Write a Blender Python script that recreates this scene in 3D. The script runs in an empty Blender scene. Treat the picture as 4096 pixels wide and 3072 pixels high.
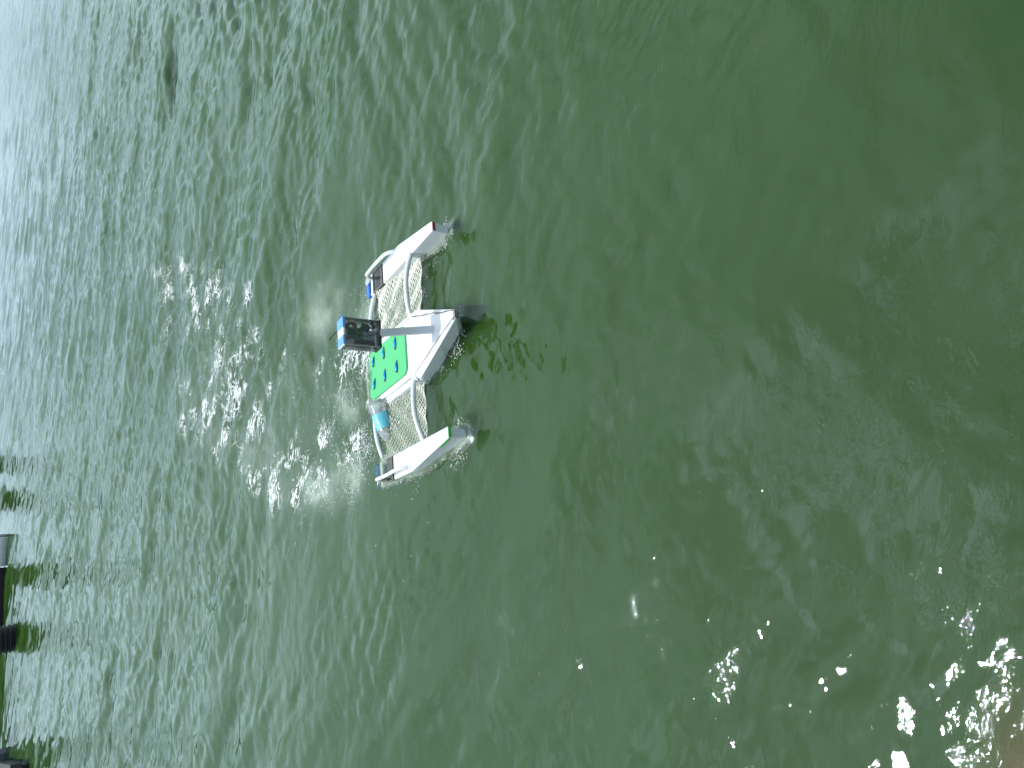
import bpy, bmesh, math, random
import numpy as np
from mathutils import Vector, Matrix, Euler

scene = bpy.context.scene
COL = scene.collection
R = math.radians

# ------------------------------------------------------------------ camera, world, sun, exposure
CAM_H = 1.39618
right = Vector((0.99254615, 0.07669486, 0.09471027))
down = Vector((0.12186934, -0.62462953, -0.77135323))
fwd = Vector((0.0, 0.77714596, -0.62932039))
cd = bpy.data.cameras.new('camera'); cam = bpy.data.objects.new('camera', cd); COL.objects.link(cam)
cam.matrix_world = Matrix(((down.x, right.x, -fwd.x, 0), (down.y, right.y, -fwd.y, 0), (down.z, right.z, -fwd.z, CAM_H), (0, 0, 0, 1)))
cd.sensor_width = 36; cd.lens = 36 * 2950 / 4096; cd.clip_start = 0.01; cd.clip_end = 2000
scene.camera = cam

SUN = Vector((-0.285, 0.225, 0.932)).normalized()
w = bpy.data.worlds.new('World'); scene.world = w; w.use_nodes = True
nt = w.node_tree; nt.nodes.clear()
sky = nt.nodes.new('ShaderNodeTexSky'); sky.sky_type = 'NISHITA'; sky.sun_disc = False
sky.sun_elevation = math.asin(SUN.z); sky.sun_rotation = math.atan2(SUN.x, SUN.y)
sky.air_density = 1.0; sky.dust_density = 1.5; sky.ozone_density = 1.0; sky.altitude = 0
bg = nt.nodes.new('ShaderNodeBackground'); bg.inputs[1].default_value = 0.12
out = nt.nodes.new('ShaderNodeOutputWorld')

# bright clouds added mainly ahead: they lift water reflections, hull shade stays dark
tcw = nt.nodes.new('ShaderNodeTexCoord'); sx = nt.nodes.new('ShaderNodeSeparateXYZ'); nt.links.new(tcw.outputs['Generated'], sx.inputs[0])
cn = nt.nodes.new('ShaderNodeTexNoise'); cn.inputs['Scale'].default_value = 2.6; cn.inputs['Detail'].default_value = 6; cn.inputs['Distortion'].default_value = 0.3; nt.links.new(tcw.outputs['Generated'], cn.inputs['Vector'])
cr = nt.nodes.new('ShaderNodeMapRange'); cr.inputs[1].default_value = 0.12; cr.inputs[2].default_value = 0.60; nt.links.new(cn.outputs[0], cr.inputs[0])
yr = nt.nodes.new('ShaderNodeMapRange'); yr.inputs[1].default_value = -0.15; yr.inputs[2].default_value = 0.55; nt.links.new(sx.outputs[1], yr.inputs[0])
yr.inputs[3].default_value = 0.22
cm = nt.nodes.new('ShaderNodeMath'); cm.operation = 'MULTIPLY'; nt.links.new(cr.outputs[0], cm.inputs[0]); nt.links.new(yr.outputs[0], cm.inputs[1])
mxw = nt.nodes.new('ShaderNodeMix'); mxw.data_type = 'RGBA'; mxw.inputs[7].default_value = (11.0, 13.0, 14.0, 1)
dt = nt.nodes.new('ShaderNodeVectorMath'); dt.operation = 'DOT_PRODUCT'; dt.inputs[1].default_value = SUN; nt.links.new(tcw.outputs['Generated'], dt.inputs[0])
ar = nt.nodes.new('ShaderNodeMapRange'); ar.interpolation_type = 'SMOOTHSTEP'; ar.inputs[1].default_value = 0.72; ar.inputs[2].default_value = 0.99; nt.links.new(dt.outputs['Value'], ar.inputs[0])
cn2 = nt.nodes.new('ShaderNodeTexNoise'); cn2.inputs['Scale'].default_value = 7; cn2.inputs['Detail'].default_value = 5; nt.links.new(tcw.outputs['Generated'], cn2.inputs['Vector'])
cr2 = nt.nodes.new('ShaderNodeMapRange'); cr2.inputs[1].default_value = 0.45; cr2.inputs[2].default_value = 0.62; nt.links.new(cn2.outputs[0], cr2.inputs[0])
am2 = nt.nodes.new('ShaderNodeMath'); am2.operation = 'MULTIPLY'; nt.links.new(ar.outputs[0], am2.inputs[0]); nt.links.new(cr2.outputs[0], am2.inputs[1])
gain = nt.nodes.new('ShaderNodeMath'); gain.operation = 'MULTIPLY_ADD'; gain.inputs[1].default_value = 1.1; gain.inputs[2].default_value = 1.0; nt.links.new(am2.outputs[0], gain.inputs[0])
gm = nt.nodes.new('ShaderNodeVectorMath'); gm.operation = 'SCALE'; gm.inputs[0].default_value = (11.0, 13.0, 13.6); nt.links.new(gain.outputs[0], gm.inputs['Scale']); nt.links.new(gm.outputs[0], mxw.inputs[7])
cmx = nt.nodes.new('ShaderNodeMath'); cmx.operation = 'MAXIMUM'; nt.links.new(cm.outputs[0], cmx.inputs[0]); nt.links.new(am2.outputs[0], cmx.inputs[1]); cm = cmx
nt.links.new(cm.outputs[0], mxw.inputs[0]); nt.links.new(sky.outputs[0], mxw.inputs[6]); nt.links.new(mxw.outputs[2], bg.inputs[0]); nt.links.new(bg.outputs[0], out.inputs[0])
sd = bpy.data.lights.new('sun', 'SUN'); sd.energy = 3.2; sd.angle = R(0.53); sd.color = (1.0, 0.975, 0.94)
so = bpy.data.objects.new('sun', sd); COL.objects.link(so); so.rotation_euler = SUN.to_track_quat('Z', 'Y').to_euler()
sd.energy = 3.0
so.location = (0, 0, 10)
scene.view_settings.view_transform = 'Standard'; scene.view_settings.look = 'None'
scene.view_settings.gamma = 1; scene.view_settings.exposure = 0.0
scene.render.engine = 'CYCLES'
cy = scene.cycles
cy.max_bounces = 10; cy.transparent_max_bounces = 16; cy.volume_bounces = 2; cy.glossy_bounces = 4
cy.transmission_bounces = 6; cy.diffuse_bounces = 3
cy.use_denoising = True; cy.caustics_reflective = False; cy.caustics_refractive = False
cy.sample_clamp_indirect = 4

rng = np.random.default_rng(11)
random.seed(5)

# ------------------------------------------------------------------ helpers
def mat(name, col, rough=0.5, metal=0.0, spec=0.5, noise=0.0, nscale=40, bump=0.0, col2=None, coat=0.0):
    m = bpy.data.materials.new(name); m.use_nodes = True
    n = m.node_tree; b = n.nodes['Principled BSDF']
    b.inputs['Base Color'].default_value = (*col, 1); b.inputs['Roughness'].default_value = rough
    b.inputs['Metallic'].default_value = metal; b.inputs['Specular IOR Level'].default_value = spec
    b.inputs['Coat Weight'].default_value = coat
    if noise or bump:
        tc = n.nodes.new('ShaderNodeTexCoord'); t = n.nodes.new('ShaderNodeTexNoise')
        t.inputs['Scale'].default_value = nscale; t.inputs['Detail'].default_value = 5; t.inputs['Roughness'].default_value = 0.65
        n.links.new(tc.outputs['Object'], t.inputs['Vector'])
        if noise:
            c2 = col2 or tuple(c * (1 - noise) for c in col)
            r = n.nodes.new('ShaderNodeValToRGB'); r.color_ramp.elements[0].position = 0.32; r.color_ramp.elements[1].position = 0.6
            r.color_ramp.elements[0].color = (*c2, 1); r.color_ramp.elements[1].color = (*col, 1)
            n.links.new(t.outputs[0], r.inputs[0]); n.links.new(r.outputs[0], b.inputs['Base Color'])
        if bump:
            bp = n.nodes.new('ShaderNodeBump'); bp.inputs['Strength'].default_value = bump; bp.inputs['Distance'].default_value = 0.002
            n.links.new(t.outputs[0], bp.inputs['Height']); n.links.new(bp.outputs[0], b.inputs['Normal'])
    return m

def clear_mat(name, tint, gloss_ior=1.45, rough=0.04, haze=0.0, haze_col=(0.7, 0.75, 0.75), bump=0.0, bscale=60):
    m = bpy.data.materials.new(name); m.use_nodes = True
    n = m.node_tree; n.nodes.clear(); L = n.links
    o = n.nodes.new('ShaderNodeOutputMaterial'); t = n.nodes.new('ShaderNodeBsdfTransparent'); t.inputs[0].default_value = (*tint, 1)
    g = n.nodes.new('ShaderNodeBsdfGlossy'); g.inputs['Roughness'].default_value = rough
    f = n.nodes.new('ShaderNodeFresnel'); f.inputs[0].default_value = gloss_ior
    mx = n.nodes.new('ShaderNodeMixShader'); L.new(f.outputs[0], mx.inputs[0])
    if haze:
        d = n.nodes.new('ShaderNodeBsdfDiffuse'); d.inputs[0].default_value = (*haze_col, 1)
        m2 = n.nodes.new('ShaderNodeMixShader'); m2.inputs[0].default_value = haze
        L.new(t.outputs[0], m2.inputs[1]); L.new(d.outputs[0], m2.inputs[2]); L.new(m2.outputs[0], mx.inputs[1])
    else:
        L.new(t.outputs[0], mx.inputs[1])
    L.new(g.outputs[0], mx.inputs[2]); L.new(mx.outputs[0], o.inputs[0])
    if bump:
        tc = n.nodes.new('ShaderNodeTexCoord'); tx = n.nodes.new('ShaderNodeTexNoise'); tx.inputs['Scale'].default_value = bscale
        bp = n.nodes.new('ShaderNodeBump'); bp.inputs['Strength'].default_value = bump; bp.inputs['Distance'].default_value = 0.004
        L.new(tc.outputs['Object'], tx.inputs['Vector']); L.new(tx.outputs[0], bp.inputs['Height'])
        L.new(bp.outputs[0], g.inputs['Normal']); L.new(bp.outputs[0], f.inputs['Normal'])
    return m

def tag(o, label=None, cat=None, group=None, kind=None):
    if label: o['label'] = label
    if cat: o['category'] = cat
    if group: o['group'] = group
    if kind: o['kind'] = kind
    return o

def obj(name, bm, m, parent=None, bevel=0.0, smooth=False, seg=2):
    me = bpy.data.meshes.new(name)
    bmesh.ops.recalc_face_normals(bm, faces=bm.faces[:])
    bm.to_mesh(me); bm.free()
    if isinstance(m, (list, tuple)):
        for k in m: me.materials.append(k)
    else:
        me.materials.append(m)
    if smooth:
        for p in me.polygons: p.use_smooth = True
    o = bpy.data.objects.new(name, me); COL.objects.link(o)
    if parent: o.parent = parent
    if bevel:
        b = o.modifiers.new('bevel', 'BEVEL'); b.width = bevel; b.segments = seg; b.limit_method = 'ANGLE'; b.angle_limit = R(30)
    return o

def prism(bm, top, bot):
    """closed solid between two rings of equal count (lists of 3-D points)"""
    a = [bm.verts.new(p) for p in top]; b = [bm.verts.new(p) for p in bot]
    n = len(a); bm.faces.new(a); bm.faces.new(b[::-1])
    for i in range(n): bm.faces.new((a[i], b[i], b[(i + 1) % n], a[(i + 1) % n]))

def tube(bm, pts, rad, n=12, cap=True):
    pts = [Vector(p) for p in pts]; rings = []
    up = None
    rads = rad if isinstance(rad, (list, tuple)) else [rad] * len(pts)
    for i, p in enumerate(pts):
        t = (pts[min(i + 1, len(pts) - 1)] - pts[max(i - 1, 0)]).normalized()
        if up is None:
            up = Vector((0, 0, 1)) if abs(t.z) < 0.9 else Vector((1, 0, 0))
        s = t.cross(up).normalized(); up = s.cross(t).normalized()
        rings.append([bm.verts.new(p + rads[i] * (math.cos(2 * math.pi * k / n) * s + math.sin(2 * math.pi * k / n) * up)) for k in range(n)])
    for a, b in zip(rings, rings[1:]):
        for k in range(n): bm.faces.new((a[k], a[(k + 1) % n], b[(k + 1) % n], b[k]))
    if cap:
        bm.faces.new(rings[0][::-1]); bm.faces.new(rings[-1])

def smooth_path(pts, sub=8):
    pts = [Vector(p) for p in pts]; o = []
    for i in range(len(pts) - 1):
        p0 = pts[max(i - 1, 0)]; p1 = pts[i]; p2 = pts[i + 1]; p3 = pts[min(i + 2, len(pts) - 1)]
        for k in range(sub):
            t = k / sub
            o.append(0.5 * ((2 * p1) + (p2 - p0) * t + (2 * p0 - 5 * p1 + 4 * p2 - p3) * t * t + (3 * p1 - p0 - 3 * p2 + p3) * t ** 3))
    o.append(pts[-1]); return o

def box(bm, c, s, rot=None):
    m = Matrix.Translation(c) @ (rot.to_matrix().to_4x4() if rot else Matrix()) @ Matrix.Diagonal((*s, 1))
    bmesh.ops.create_cube(bm, size=1, matrix=m)

# ------------------------------------------------------------------ the water
def value_noise(X, Y, sx, sy, seed, ang=0.0):
    r = np.random.default_rng(seed); G = r.random((64, 64))
    c, s = math.cos(ang), math.sin(ang)
    u = (X * c + Y * s) / sx + 17.3; v = (-X * s + Y * c) / sy + 9.1
    iu = np.floor(u).astype(int); iv = np.floor(v).astype(int); fu = u - iu; fv = v - iv
    fu = fu * fu * (3 - 2 * fu); fv = fv * fv * (3 - 2 * fv)
    g = lambda a, b: G[a % 64, b % 64]
    return (g(iu, iv) * (1 - fu) + g(iu + 1, iv) * fu) * (1 - fv) + (g(iu, iv + 1) * (1 - fu) + g(iu + 1, iv + 1) * fu) * fv

WAVES = []
def wave_group(n, l0, l1, slope, cdir, spread, tag_):
    for i in range(n):
        lam = l0 * (l1 / l0) ** rng.random(); th = cdir + rng.normal() * spread
        A = slope * math.sqrt(2.0 / n) * lam / (2 * math.pi)
        WAVES.append((lam, th, A * (0.7 + 0.6 * rng.random()), rng.random() * 6.283, tag_))
wave_group(7, 0.9, 2.0, 0.028, R(88), R(22), 'a')
wave_group(14, 0.30, 0.8, 0.042, R(112), R(15), 'r')       # crests seen on the right of the boat
wave_group(14, 0.30, 0.8, 0.042, R(68), R(15), 'l')        # and on its left
wave_group(18, 0.10, 0.30, 0.062, R(112), R(20), 'r')
wave_group(18, 0.10, 0.30, 0.062, R(68), R(20), 'l')
wave_group(16, 0.55, 1.4, 0.035, R(90), R(20), 'f')         # far water only
wave_group(20, 0.28, 0.6, 0.030, R(90), R(24), 'f')
wave_group(60, 0.07, 0.22, 0.082, R(90), R(42), 'f')
wave_group(30, 0.05, 0.14, 0.08, R(90), R(38), 's')

def surface(X, Y, res=None):
    r = np.hypot(X, Y)
    wx = 0.10 * (value_noise(X, Y, 0.7, 0.7, 1) - .5) + 0.03 * (value_noise(X, Y, .2, .2, 2) - .5)
    wy = 0.16 * (value_noise(X, Y, 0.8, 0.6, 3) - .5) + 0.04 * (value_noise(X, Y, .25, .2, 4) - .5)
    Xw = X + wx; Yw = Y + wy
    wr = 1 / (1 + np.exp(-(X - 0.1) * 2.2)); wl = 1 - wr
    patch = 0.35 + 1.3 * value_noise(X, Y, 1.1, 0.8, 5, 0.5)
    patch2 = np.clip(value_noise(X, Y, 0.55, 0.35, 6, -0.4) * 1.9 - 0.25, 0.12, 1.5)
    far = np.clip((r - 2.4) / 2.2, 0, 1); near = np.clip((r - 0.45) / 1.8, 0.30, 1)
    Z = np.zeros_like(X)
    if res is None: res = np.full_like(X, 0.005)
    for lam, th, A, ph, tg in WAVES:
        k = 2 * math.pi / lam
        wgt = {'a': 1.0, 'r': (wr * 1.0 + 0.25) * patch * near, 'l': (wl * 1.0 + 0.25) * patch * near, 'f': far, 's': patch2 * near}[tg]
        fade = np.clip(lam / (2.4 * res) - 0.7, 0, 1)
        a = k * (Xw * math.cos(th) + Yw * math.sin(th)) + ph
        sgn = np.sin(a)
        Z += A * wgt * fade * (sgn + 0.22 * np.cos(2 * a))
    # water pushed up at the bows, sucked down a little behind the hulls
    for bx, by, amp, s in ((0.480, 2.165, .026, .034), (0.17, 2.03, .010, .05), (-0.160, 1.935, .024, .034)):
        Z += amp * np.exp(-((X - bx) ** 2 + (Y - by) ** 2) / (2 * s * s))
    # choppy water around the nets and stern
    ch = np.exp(-(((X - 0.0) / 0.42) ** 2 + ((Y - 2.55) / 0.32) ** 2) ** 1.5)
    Z += ch * 0.006 * (value_noise(X, Y, .035, .028, 21) + value_noise(X, Y, .016, .014, 22) * .6 - .8)
    return Z

FOAM = [(-0.3, 5.136, 0.052), (-0.434, 4.99, 0.067), (-0.461, 4.545, 0.069), (-0.525, 4.258, 0.065), (-0.543, 3.852, 0.06), (-0.578, 3.685, 0.057), (-0.641, 3.408, 0.053), (-0.572, 3.197, 0.068), (0.528, 6.213, 0.048), (0.386, 5.894, 0.073), (0.416, 5.238, 0.074), (0.219, 5.114, 0.081), (0.305, 4.78, 0.084), (0.28, 4.468, 0.048), (0.091, 5.755, 0.044), (0.297, 4.089, 0.044), (-0.094, 4.181, 0.059), (-0.263, 4.555, 0.094), (-0.022, 3.563, 0.033), (-0.052, 3.069, 0.034), (-0.124, 3.646, 0.045), (0.01, 4.528, 0.071), (0.102, 4.108, 0.051), (0.013, 3.94, 0.049), (-0.346, 4.273, 0.088), (-0.381, 3.852, 0.067), (-0.218, 4.107, 0.057), (-0.413, 2.947, 0.064), (-0.319, 2.668, 0.04), (-0.054, 2.924, 0.044), (0.035, 2.853, 0.043), (-0.01, 2.728, 0.052), (-0.481, 3.313, 0.059), (0.548, 5.538, 0.049), (-0.097, 2.662, 0.041)]
MILK = [(-0.523, 2.842, 0.078), (-0.565, 3.006, 0.065), (-0.471, 2.671, 0.069), (-0.184, 2.726, 0.062), (-0.154, 2.849, 0.053), (0.271, 3.143, 0.106), (0.169, 3.194, 0.071), (0.226, 2.681, 0.083), (0.311, 2.464, 0.088), (0.216, 2.441, 0.078), (-0.189, 2.417, 0.084), (-0.138, 2.285, 0.072), (-0.291, 2.469, 0.066), (-0.421, 3.657, 0.203), (-0.166, 4.574, 0.265), (-0.193, 3.255, 0.175), (-0.415, 2.642, 0.069)]

def foam_density(X, Y):
    F = np.zeros_like(X)
    for x, y, s in FOAM:
        F = np.maximum(F, np.exp(-(((X - x) / (s * 2.5)) ** 2 + ((Y - y) / (s * 3.0)) ** 2)))
    return F

def hull_lines():
    MBm = np.array([[0.9369052, -0.34664104, -0.04526182, -0.02794], [0.34952759, 0.92655424, 0.13902413, 2.54175]])
    polys = [[(s * a, b) for a, b in ((.342, .0), (.342, .35), (.343, .550), (.377, .550), (.426, .262), (.426, .0))] for s in (1, -1)]
    polys.append([(-.006, .49), (-.055, .43), (-.118, .34), (-.122, .084), (-.11, -.085), (.11, -.085), (.122, .084), (.118, .34), (.055, .43), (.008, .49)])
    out_ = []
    for pl in polys:
        for i in range(len(pl)):
            p, q = np.array(pl[i]), np.array(pl[(i + 1) % len(pl)]); m_ = max(2, int(np.hypot(*(q - p)) / .003))
            for k in range(m_):
                a, b = p + (q - p) * k / m_; z = (-0.00366 + 0.00625 * a - 0.14607 * b) / 0.98925
                out_.append(MBm @ np.array([a, -b, z, 1]))
    return np.array(out_)

def milk_density(X, Y):
    F = np.zeros_like(X)
    near_ = np.where((np.abs(X - .05) < .62) & (np.abs(Y - 2.35) < .52))[0]
    HL = hull_lines(); gx, gy = X[near_], Y[near_]; dmin = np.full(len(near_), 9.0)
    for c0 in range(0, len(HL), 40):
        blk = HL[c0:c0 + 40]; bx_, by_ = blk.mean(0); sel = np.hypot(gx - bx_, gy - by_) < .12
        if sel.any(): dmin[sel] = np.minimum(dmin[sel], np.min(np.hypot(gx[sel][:, None] - blk[None, :, 0], gy[sel][:, None] - blk[None, :, 1]), axis=1))
    F[near_] = 1.5 * np.exp(-(dmin / (.004 + .012 * value_noise(gx, gy, .02, .02, 77))) ** 2)
    for x, y, s in MILK:
        F = F + ((0.12 if abs(x) < .34 and y < 2.5 else 1.0) if s < 0.15 else 0.26) * np.exp(-(((X - x) / s) ** 2 + ((Y - y) / (s * 1.5)) ** 2))
    for x, y, s in FOAM[:8]:
        F = F + 0.32 * np.exp(-(((X - x) / (s * 1.6)) ** 2 + ((Y - y) / (s * 2.2)) ** 2))
    F *= 0.10 + 1.0 * value_noise(X, Y, .10, .10, 31) + 0.6 * value_noise(X, Y, .045, .04, 32) * value_noise(X, Y, .02, .02, 33)
    return np.clip(F, 0, 1)

def build_water():
    H, f = CAM_H, 2950.0
    pit = R(39)
    ds = np.concatenate([np.arange(2700, -800, -4.2), np.arange(-800, -1500, -2.4), np.arange(-1500, -2330, -1.6)])
    al = pit + np.arctan(ds / f)
    rr = H / np.tan(al)
    rr = rr[rr > 0.12]; rr = rr[rr < 90]
    rr = np.concatenate([[0.12] if rr[0] > .125 else [], rr, [110, 160, 260, 420]])
    # azimuth measured from +Y towards +X
    a0, a1 = R(-64), R(64)
    core = np.linspace(a0, a1, 1180)
    rest = np.linspace(a1, a0 + 2 * math.pi, 60)[1:-1]
    th = np.concatenate([core, rest]); nt_ = len(th)
    RR, TH = np.meshgrid(rr, th, indexing='ij')
    X = RR * np.sin(TH); Y = RR * np.cos(TH)
    dr = np.gradient(rr)[:, None]; res = np.maximum(dr, RR * (core[1] - core[0])) * np.ones_like(X)
    Z = surface(X, Y, res * 0.8)
    Z[:, len(core):] = 0; Z[-4:, :] = 0
    nr = len(rr)
    co = np.stack([X, Y, Z], -1).reshape(-1, 3)
    extra = np.array([[0, 0, Z[0].mean()]])
    bot = np.stack([X[-1], Y[-1], np.full(nt_, -1.0)], -1)
    V = np.concatenate([co, extra, bot]); ic = len(co); ib = ic + 1
    i, j = np.meshgrid(np.arange(nr - 1), np.arange(nt_), indexing='ij'); j2 = (j + 1) % nt_
    quads = np.stack([i * nt_ + j, i * nt_ + j2, (i + 1) * nt_ + j2, (i + 1) * nt_ + j], -1).reshape(-1, 4)
    jj = np.arange(nt_); jn = (jj + 1) % nt_
    skirt = np.stack([(nr - 1) * nt_ + jj, (nr - 1) * nt_ + jn, ib + jn, ib + jj], -1)
    tris = np.stack([np.full(nt_, ic), jj, jn], -1)[:, ::-1]
    botf = (ib + jj)
    nq = len(quads) + len(skirt)
    loops = np.concatenate([quads.ravel(), skirt.ravel(), tris.ravel(), botf])
    sizes = np.concatenate([np.full(nq, 4), np.full(nt_, 3), [nt_]]); starts = np.concatenate([[0], np.cumsum(sizes)[:-1]])
    me = bpy.data.meshes.new('water')
    me.vertices.add(len(V)); me.vertices.foreach_set('co', V.ravel().astype(np.float32))
    me.loops.add(len(loops)); me.loops.foreach_set('vertex_index', loops.astype(np.int32))
    me.polygons.add(len(sizes)); me.polygons.foreach_set('loop_start', starts.astype(np.int32))
    sm = np.ones(len(sizes), bool); sm[len(quads):nq] = False; sm[-1] = False
    me.polygons.foreach_set('use_smooth', sm)
    me.update(calc_edges=True)
    for nm, fn in (('foam', foam_density), ('milk', milk_density)):
        at = me.attributes.new(nm, 'FLOAT', 'POINT')
        at.data.foreach_set('value', fn(V[:, 0], V[:, 1]).astype(np.float32))
    # small capillary ripples die out where the surface has patches of calm
    return me

def water_material():
    m = bpy.data.materials.new('water'); m.use_nodes = True
    n = m.node_tree; n.nodes.clear(); L = n.links
    N = lambda t: n.nodes.new(t)
    o = N('ShaderNodeOutputMaterial'); tc = N('ShaderNodeTexCoord')
    # fine ripples
    mp = N('ShaderNodeMapping'); mp.inputs['Scale'].default_value = (14, 30, 20); L.new(tc.outputs['Object'], mp.inputs[0])
    n1 = N('ShaderNodeTexNoise'); n1.inputs['Scale'].default_value = 1.0; n1.inputs['Detail'].default_value = 4; n1.inputs['Roughness'].default_value = 0.6; n1.inputs['Distortion'].default_value = 0.4
    L.new(mp.outputs[0], n1.inputs['Vector'])
    pm = N('ShaderNodeTexNoise'); pm.inputs['Scale'].default_value = 2.2; pm.inputs['Detail'].default_value = 2; L.new(tc.outputs['Object'], pm.inputs['Vector'])
    pr = N('ShaderNodeMapRange'); pr.inputs[1].default_value = 0.46; pr.inputs[2].default_value = 0.72; pr.inputs[3].default_value = 0.15; pr.inputs[4].default_value = 1.0; L.new(pm.outputs[0], pr.inputs[0])
    b1 = N('ShaderNodeBump'); b1.inputs['Distance'].default_value = 0.007; L.new(n1.outputs[0], b1.inputs['Height']); L.new(pr.outputs[0], b1.inputs['Strength'])
    # patches of finest capillary ripples
    n2 = N('ShaderNodeTexNoise'); n2.inputs['Scale'].default_value = 85; n2.inputs['Detail'].default_value = 2; L.new(tc.outputs['Object'], n2.inputs['Vector'])
    pm2 = N('ShaderNodeTexNoise'); pm2.inputs['Scale'].default_value = 5.5; pm2.inputs['Detail'].default_value = 3; L.new(tc.outputs['Object'], pm2.inputs['Vector'])
    pr2 = N('ShaderNodeMapRange'); pr2.inputs[1].default_value = 0.56; pr2.inputs[2].default_value = 0.68; L.new(pm2.outputs[0], pr2.inputs[0])
    b2 = N('ShaderNodeBump'); b2.inputs['Distance'].default_value = 0.0014; L.new(n2.outputs[0], b2.inputs['Height']); L.new(pr2.outputs[0], b2.inputs['Strength']); L.new(b1.outputs[0], b2.inputs['Normal'])
    fr = N('ShaderNodeFresnel'); fr.inputs[0].default_value = 1.54; L.new(b2.outputs[0], fr.inputs['Normal'])
    gl = N('ShaderNodeBsdfGlossy'); gl.inputs['Roughness'].default_value = 0.025; gl.inputs[0].default_value = (0.66, 0.73, 0.83, 1); L.new(b2.outputs[0], gl.inputs['Normal'])
    tr = N('ShaderNodeBsdfTransparent'); tr.inputs[0].default_value = (0.97, 1, 0.97, 1)
    # milky water full of tiny bubbles
    am = N('ShaderNodeAttribute'); am.attribute_name = 'milk'
    dm = N('ShaderNodeBsdfDiffuse'); dm.inputs[0].default_value = (0.42, 0.52, 0.40, 1)
    mm = N('ShaderNodeMath'); mm.operation = 'MULTIPLY'; mm.inputs[1].default_value = 0.5; mm.use_clamp = True; L.new(am.outputs['Fac'], mm.inputs[0])
    s1 = N('ShaderNodeMixShader'); L.new(mm.outputs[0], s1.inputs[0]); L.new(tr.outputs[0], s1.inputs[1]); L.new(dm.outputs[0], s1.inputs[2])
    s2 = N('ShaderNodeMixShader'); L.new(fr.outputs[0], s2.inputs[0]); L.new(s1.outputs[0], s2.inputs[1]); L.new(gl.outputs[0], s2.inputs[2])
    # foam lace
    mp2 = N('ShaderNodeMapping'); mp2.inputs['Scale'].default_value = (8, 17, 1); mp2.inputs['Rotation'].default_value = (0, 0, 0.25); L.new(tc.outputs['Object'], mp2.inputs[0])
    n3 = N('ShaderNodeTexNoise'); n3.inputs['Scale'].default_value = 1.6; n3.inputs['Detail'].default_value = 6; n3.inputs['Roughness'].default_value = 0.62; n3.inputs['Distortion'].default_value = 1.0; L.new(mp2.outputs[0], n3.inputs['Vector'])
    sb = N('ShaderNodeMath'); sb.operation = 'SUBTRACT'; sb.inputs[1].default_value = 0.5; L.new(n3.outputs[0], sb.inputs[0])
    ab = N('ShaderNodeMath'); ab.operation = 'ABSOLUTE'; L.new(sb.outputs[0], ab.inputs[0])
    n4 = N('ShaderNodeTexNoise'); n4.inputs['Scale'].default_value = 6.5; n4.inputs['Detail'].default_value = 3; L.new(tc.outputs['Object'], n4.inputs['Vector'])
    af = N('ShaderNodeAttribute'); af.attribute_name = 'foam'
    mu = N('ShaderNodeMath'); mu.operation = 'MULTIPLY'; L.new(af.outputs['Fac'], mu.inputs[0]); gt = N('ShaderNodeMapRange'); gt.inputs[1].default_value = 0.38; gt.inputs[2].default_value = 0.62; L.new(n4.outputs[0], gt.inputs[0]); L.new(gt.outputs[0], mu.inputs[1])
    th = N('ShaderNodeMath'); th.operation = 'MULTIPLY_ADD'; th.inputs[1].default_value = 0.058; th.inputs[2].default_value = -0.008; L.new(mu.outputs[0], th.inputs[0])
    df = N('ShaderNodeMath'); df.operation = 'SUBTRACT'; L.new(th.outputs[0], df.inputs[0]); L.new(ab.outputs[0], df.inputs[1])
    rg = N('ShaderNodeMapRange'); rg.inputs[1].default_value = 0.0; rg.inputs[2].default_value = 0.010; L.new(df.outputs[0], rg.inputs[0])
    fo = N('ShaderNodeBsdfDiffuse'); fo.inputs[0].default_value = (0.78, 0.82, 0.80, 1)
    s3 = N('ShaderNodeMixShader'); L.new(rg.outputs[0], s3.inputs[0]); L.new(s2.outputs[0], s3.inputs[1]); L.new(fo.outputs[0], s3.inputs[2])
    L.new(s3.outputs[0], o.inputs['Surface'])
    vs = N('ShaderNodeVolumeScatter'); vs.inputs['Color'].default_value = (0.48, 1.0, 0.19, 1); vs.inputs['Density'].default_value = 8.3; vs.inputs['Anisotropy'].default_value = 0.0
    va = N('ShaderNodeVolumeAbsorption'); va.inputs['Color'].default_value = (0.13, 0.32, 0.06, 1); va.inputs['Density'].default_value = 18.5
    ad = N('ShaderNodeAddShader'); L.new(vs.outputs[0], ad.inputs[0]); L.new(va.outputs[0], ad.inputs[1])
    L.new(ad.outputs[0], o.inputs['Volume'])
    return m

wm = build_water(); wo = bpy.data.objects.new('water', wm); COL.objects.link(wo); wm.materials.append(water_material())
tag(wo, 'green rippled lake water with foam trailing behind the boat', 'water', kind='structure')
bm = bmesh.new(); bmesh.ops.create_circle(bm, cap_ends=True, segments=64, radius=430, matrix=Matrix.Translation((0, 0, -1.06)))
bed = obj('riverbed', bm, mat('bed mud', (0.02, 0.035, 0.012), 0.9, noise=0.3, nscale=3)); tag(bed, 'dark muddy bed under the green water', 'ground', kind='structure')

bm = bmesh.new(); bmesh.ops.create_icosphere(bm, subdivisions=4, radius=1)
for v in bm.verts: v.co = Vector((v.co.x * .32, v.co.y * .22, v.co.z * .12)) * (1 + .10 * math.sin(v.co.x * 5 + 1) * math.sin(v.co.y * 6))
mb_ = obj('blur_mound', bm, mat('brown mound', (0.34, 0.13, 0.06), 0.9, noise=0.4, nscale=9), smooth=True); mb_.location = (-.61, .26, -.128)  # mound added under the water, standing in for a brown corner blur
tag(mb_, 'reddish brown mound made up under the water for a brown blur in the corner', 'ground', kind='structure')

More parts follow.
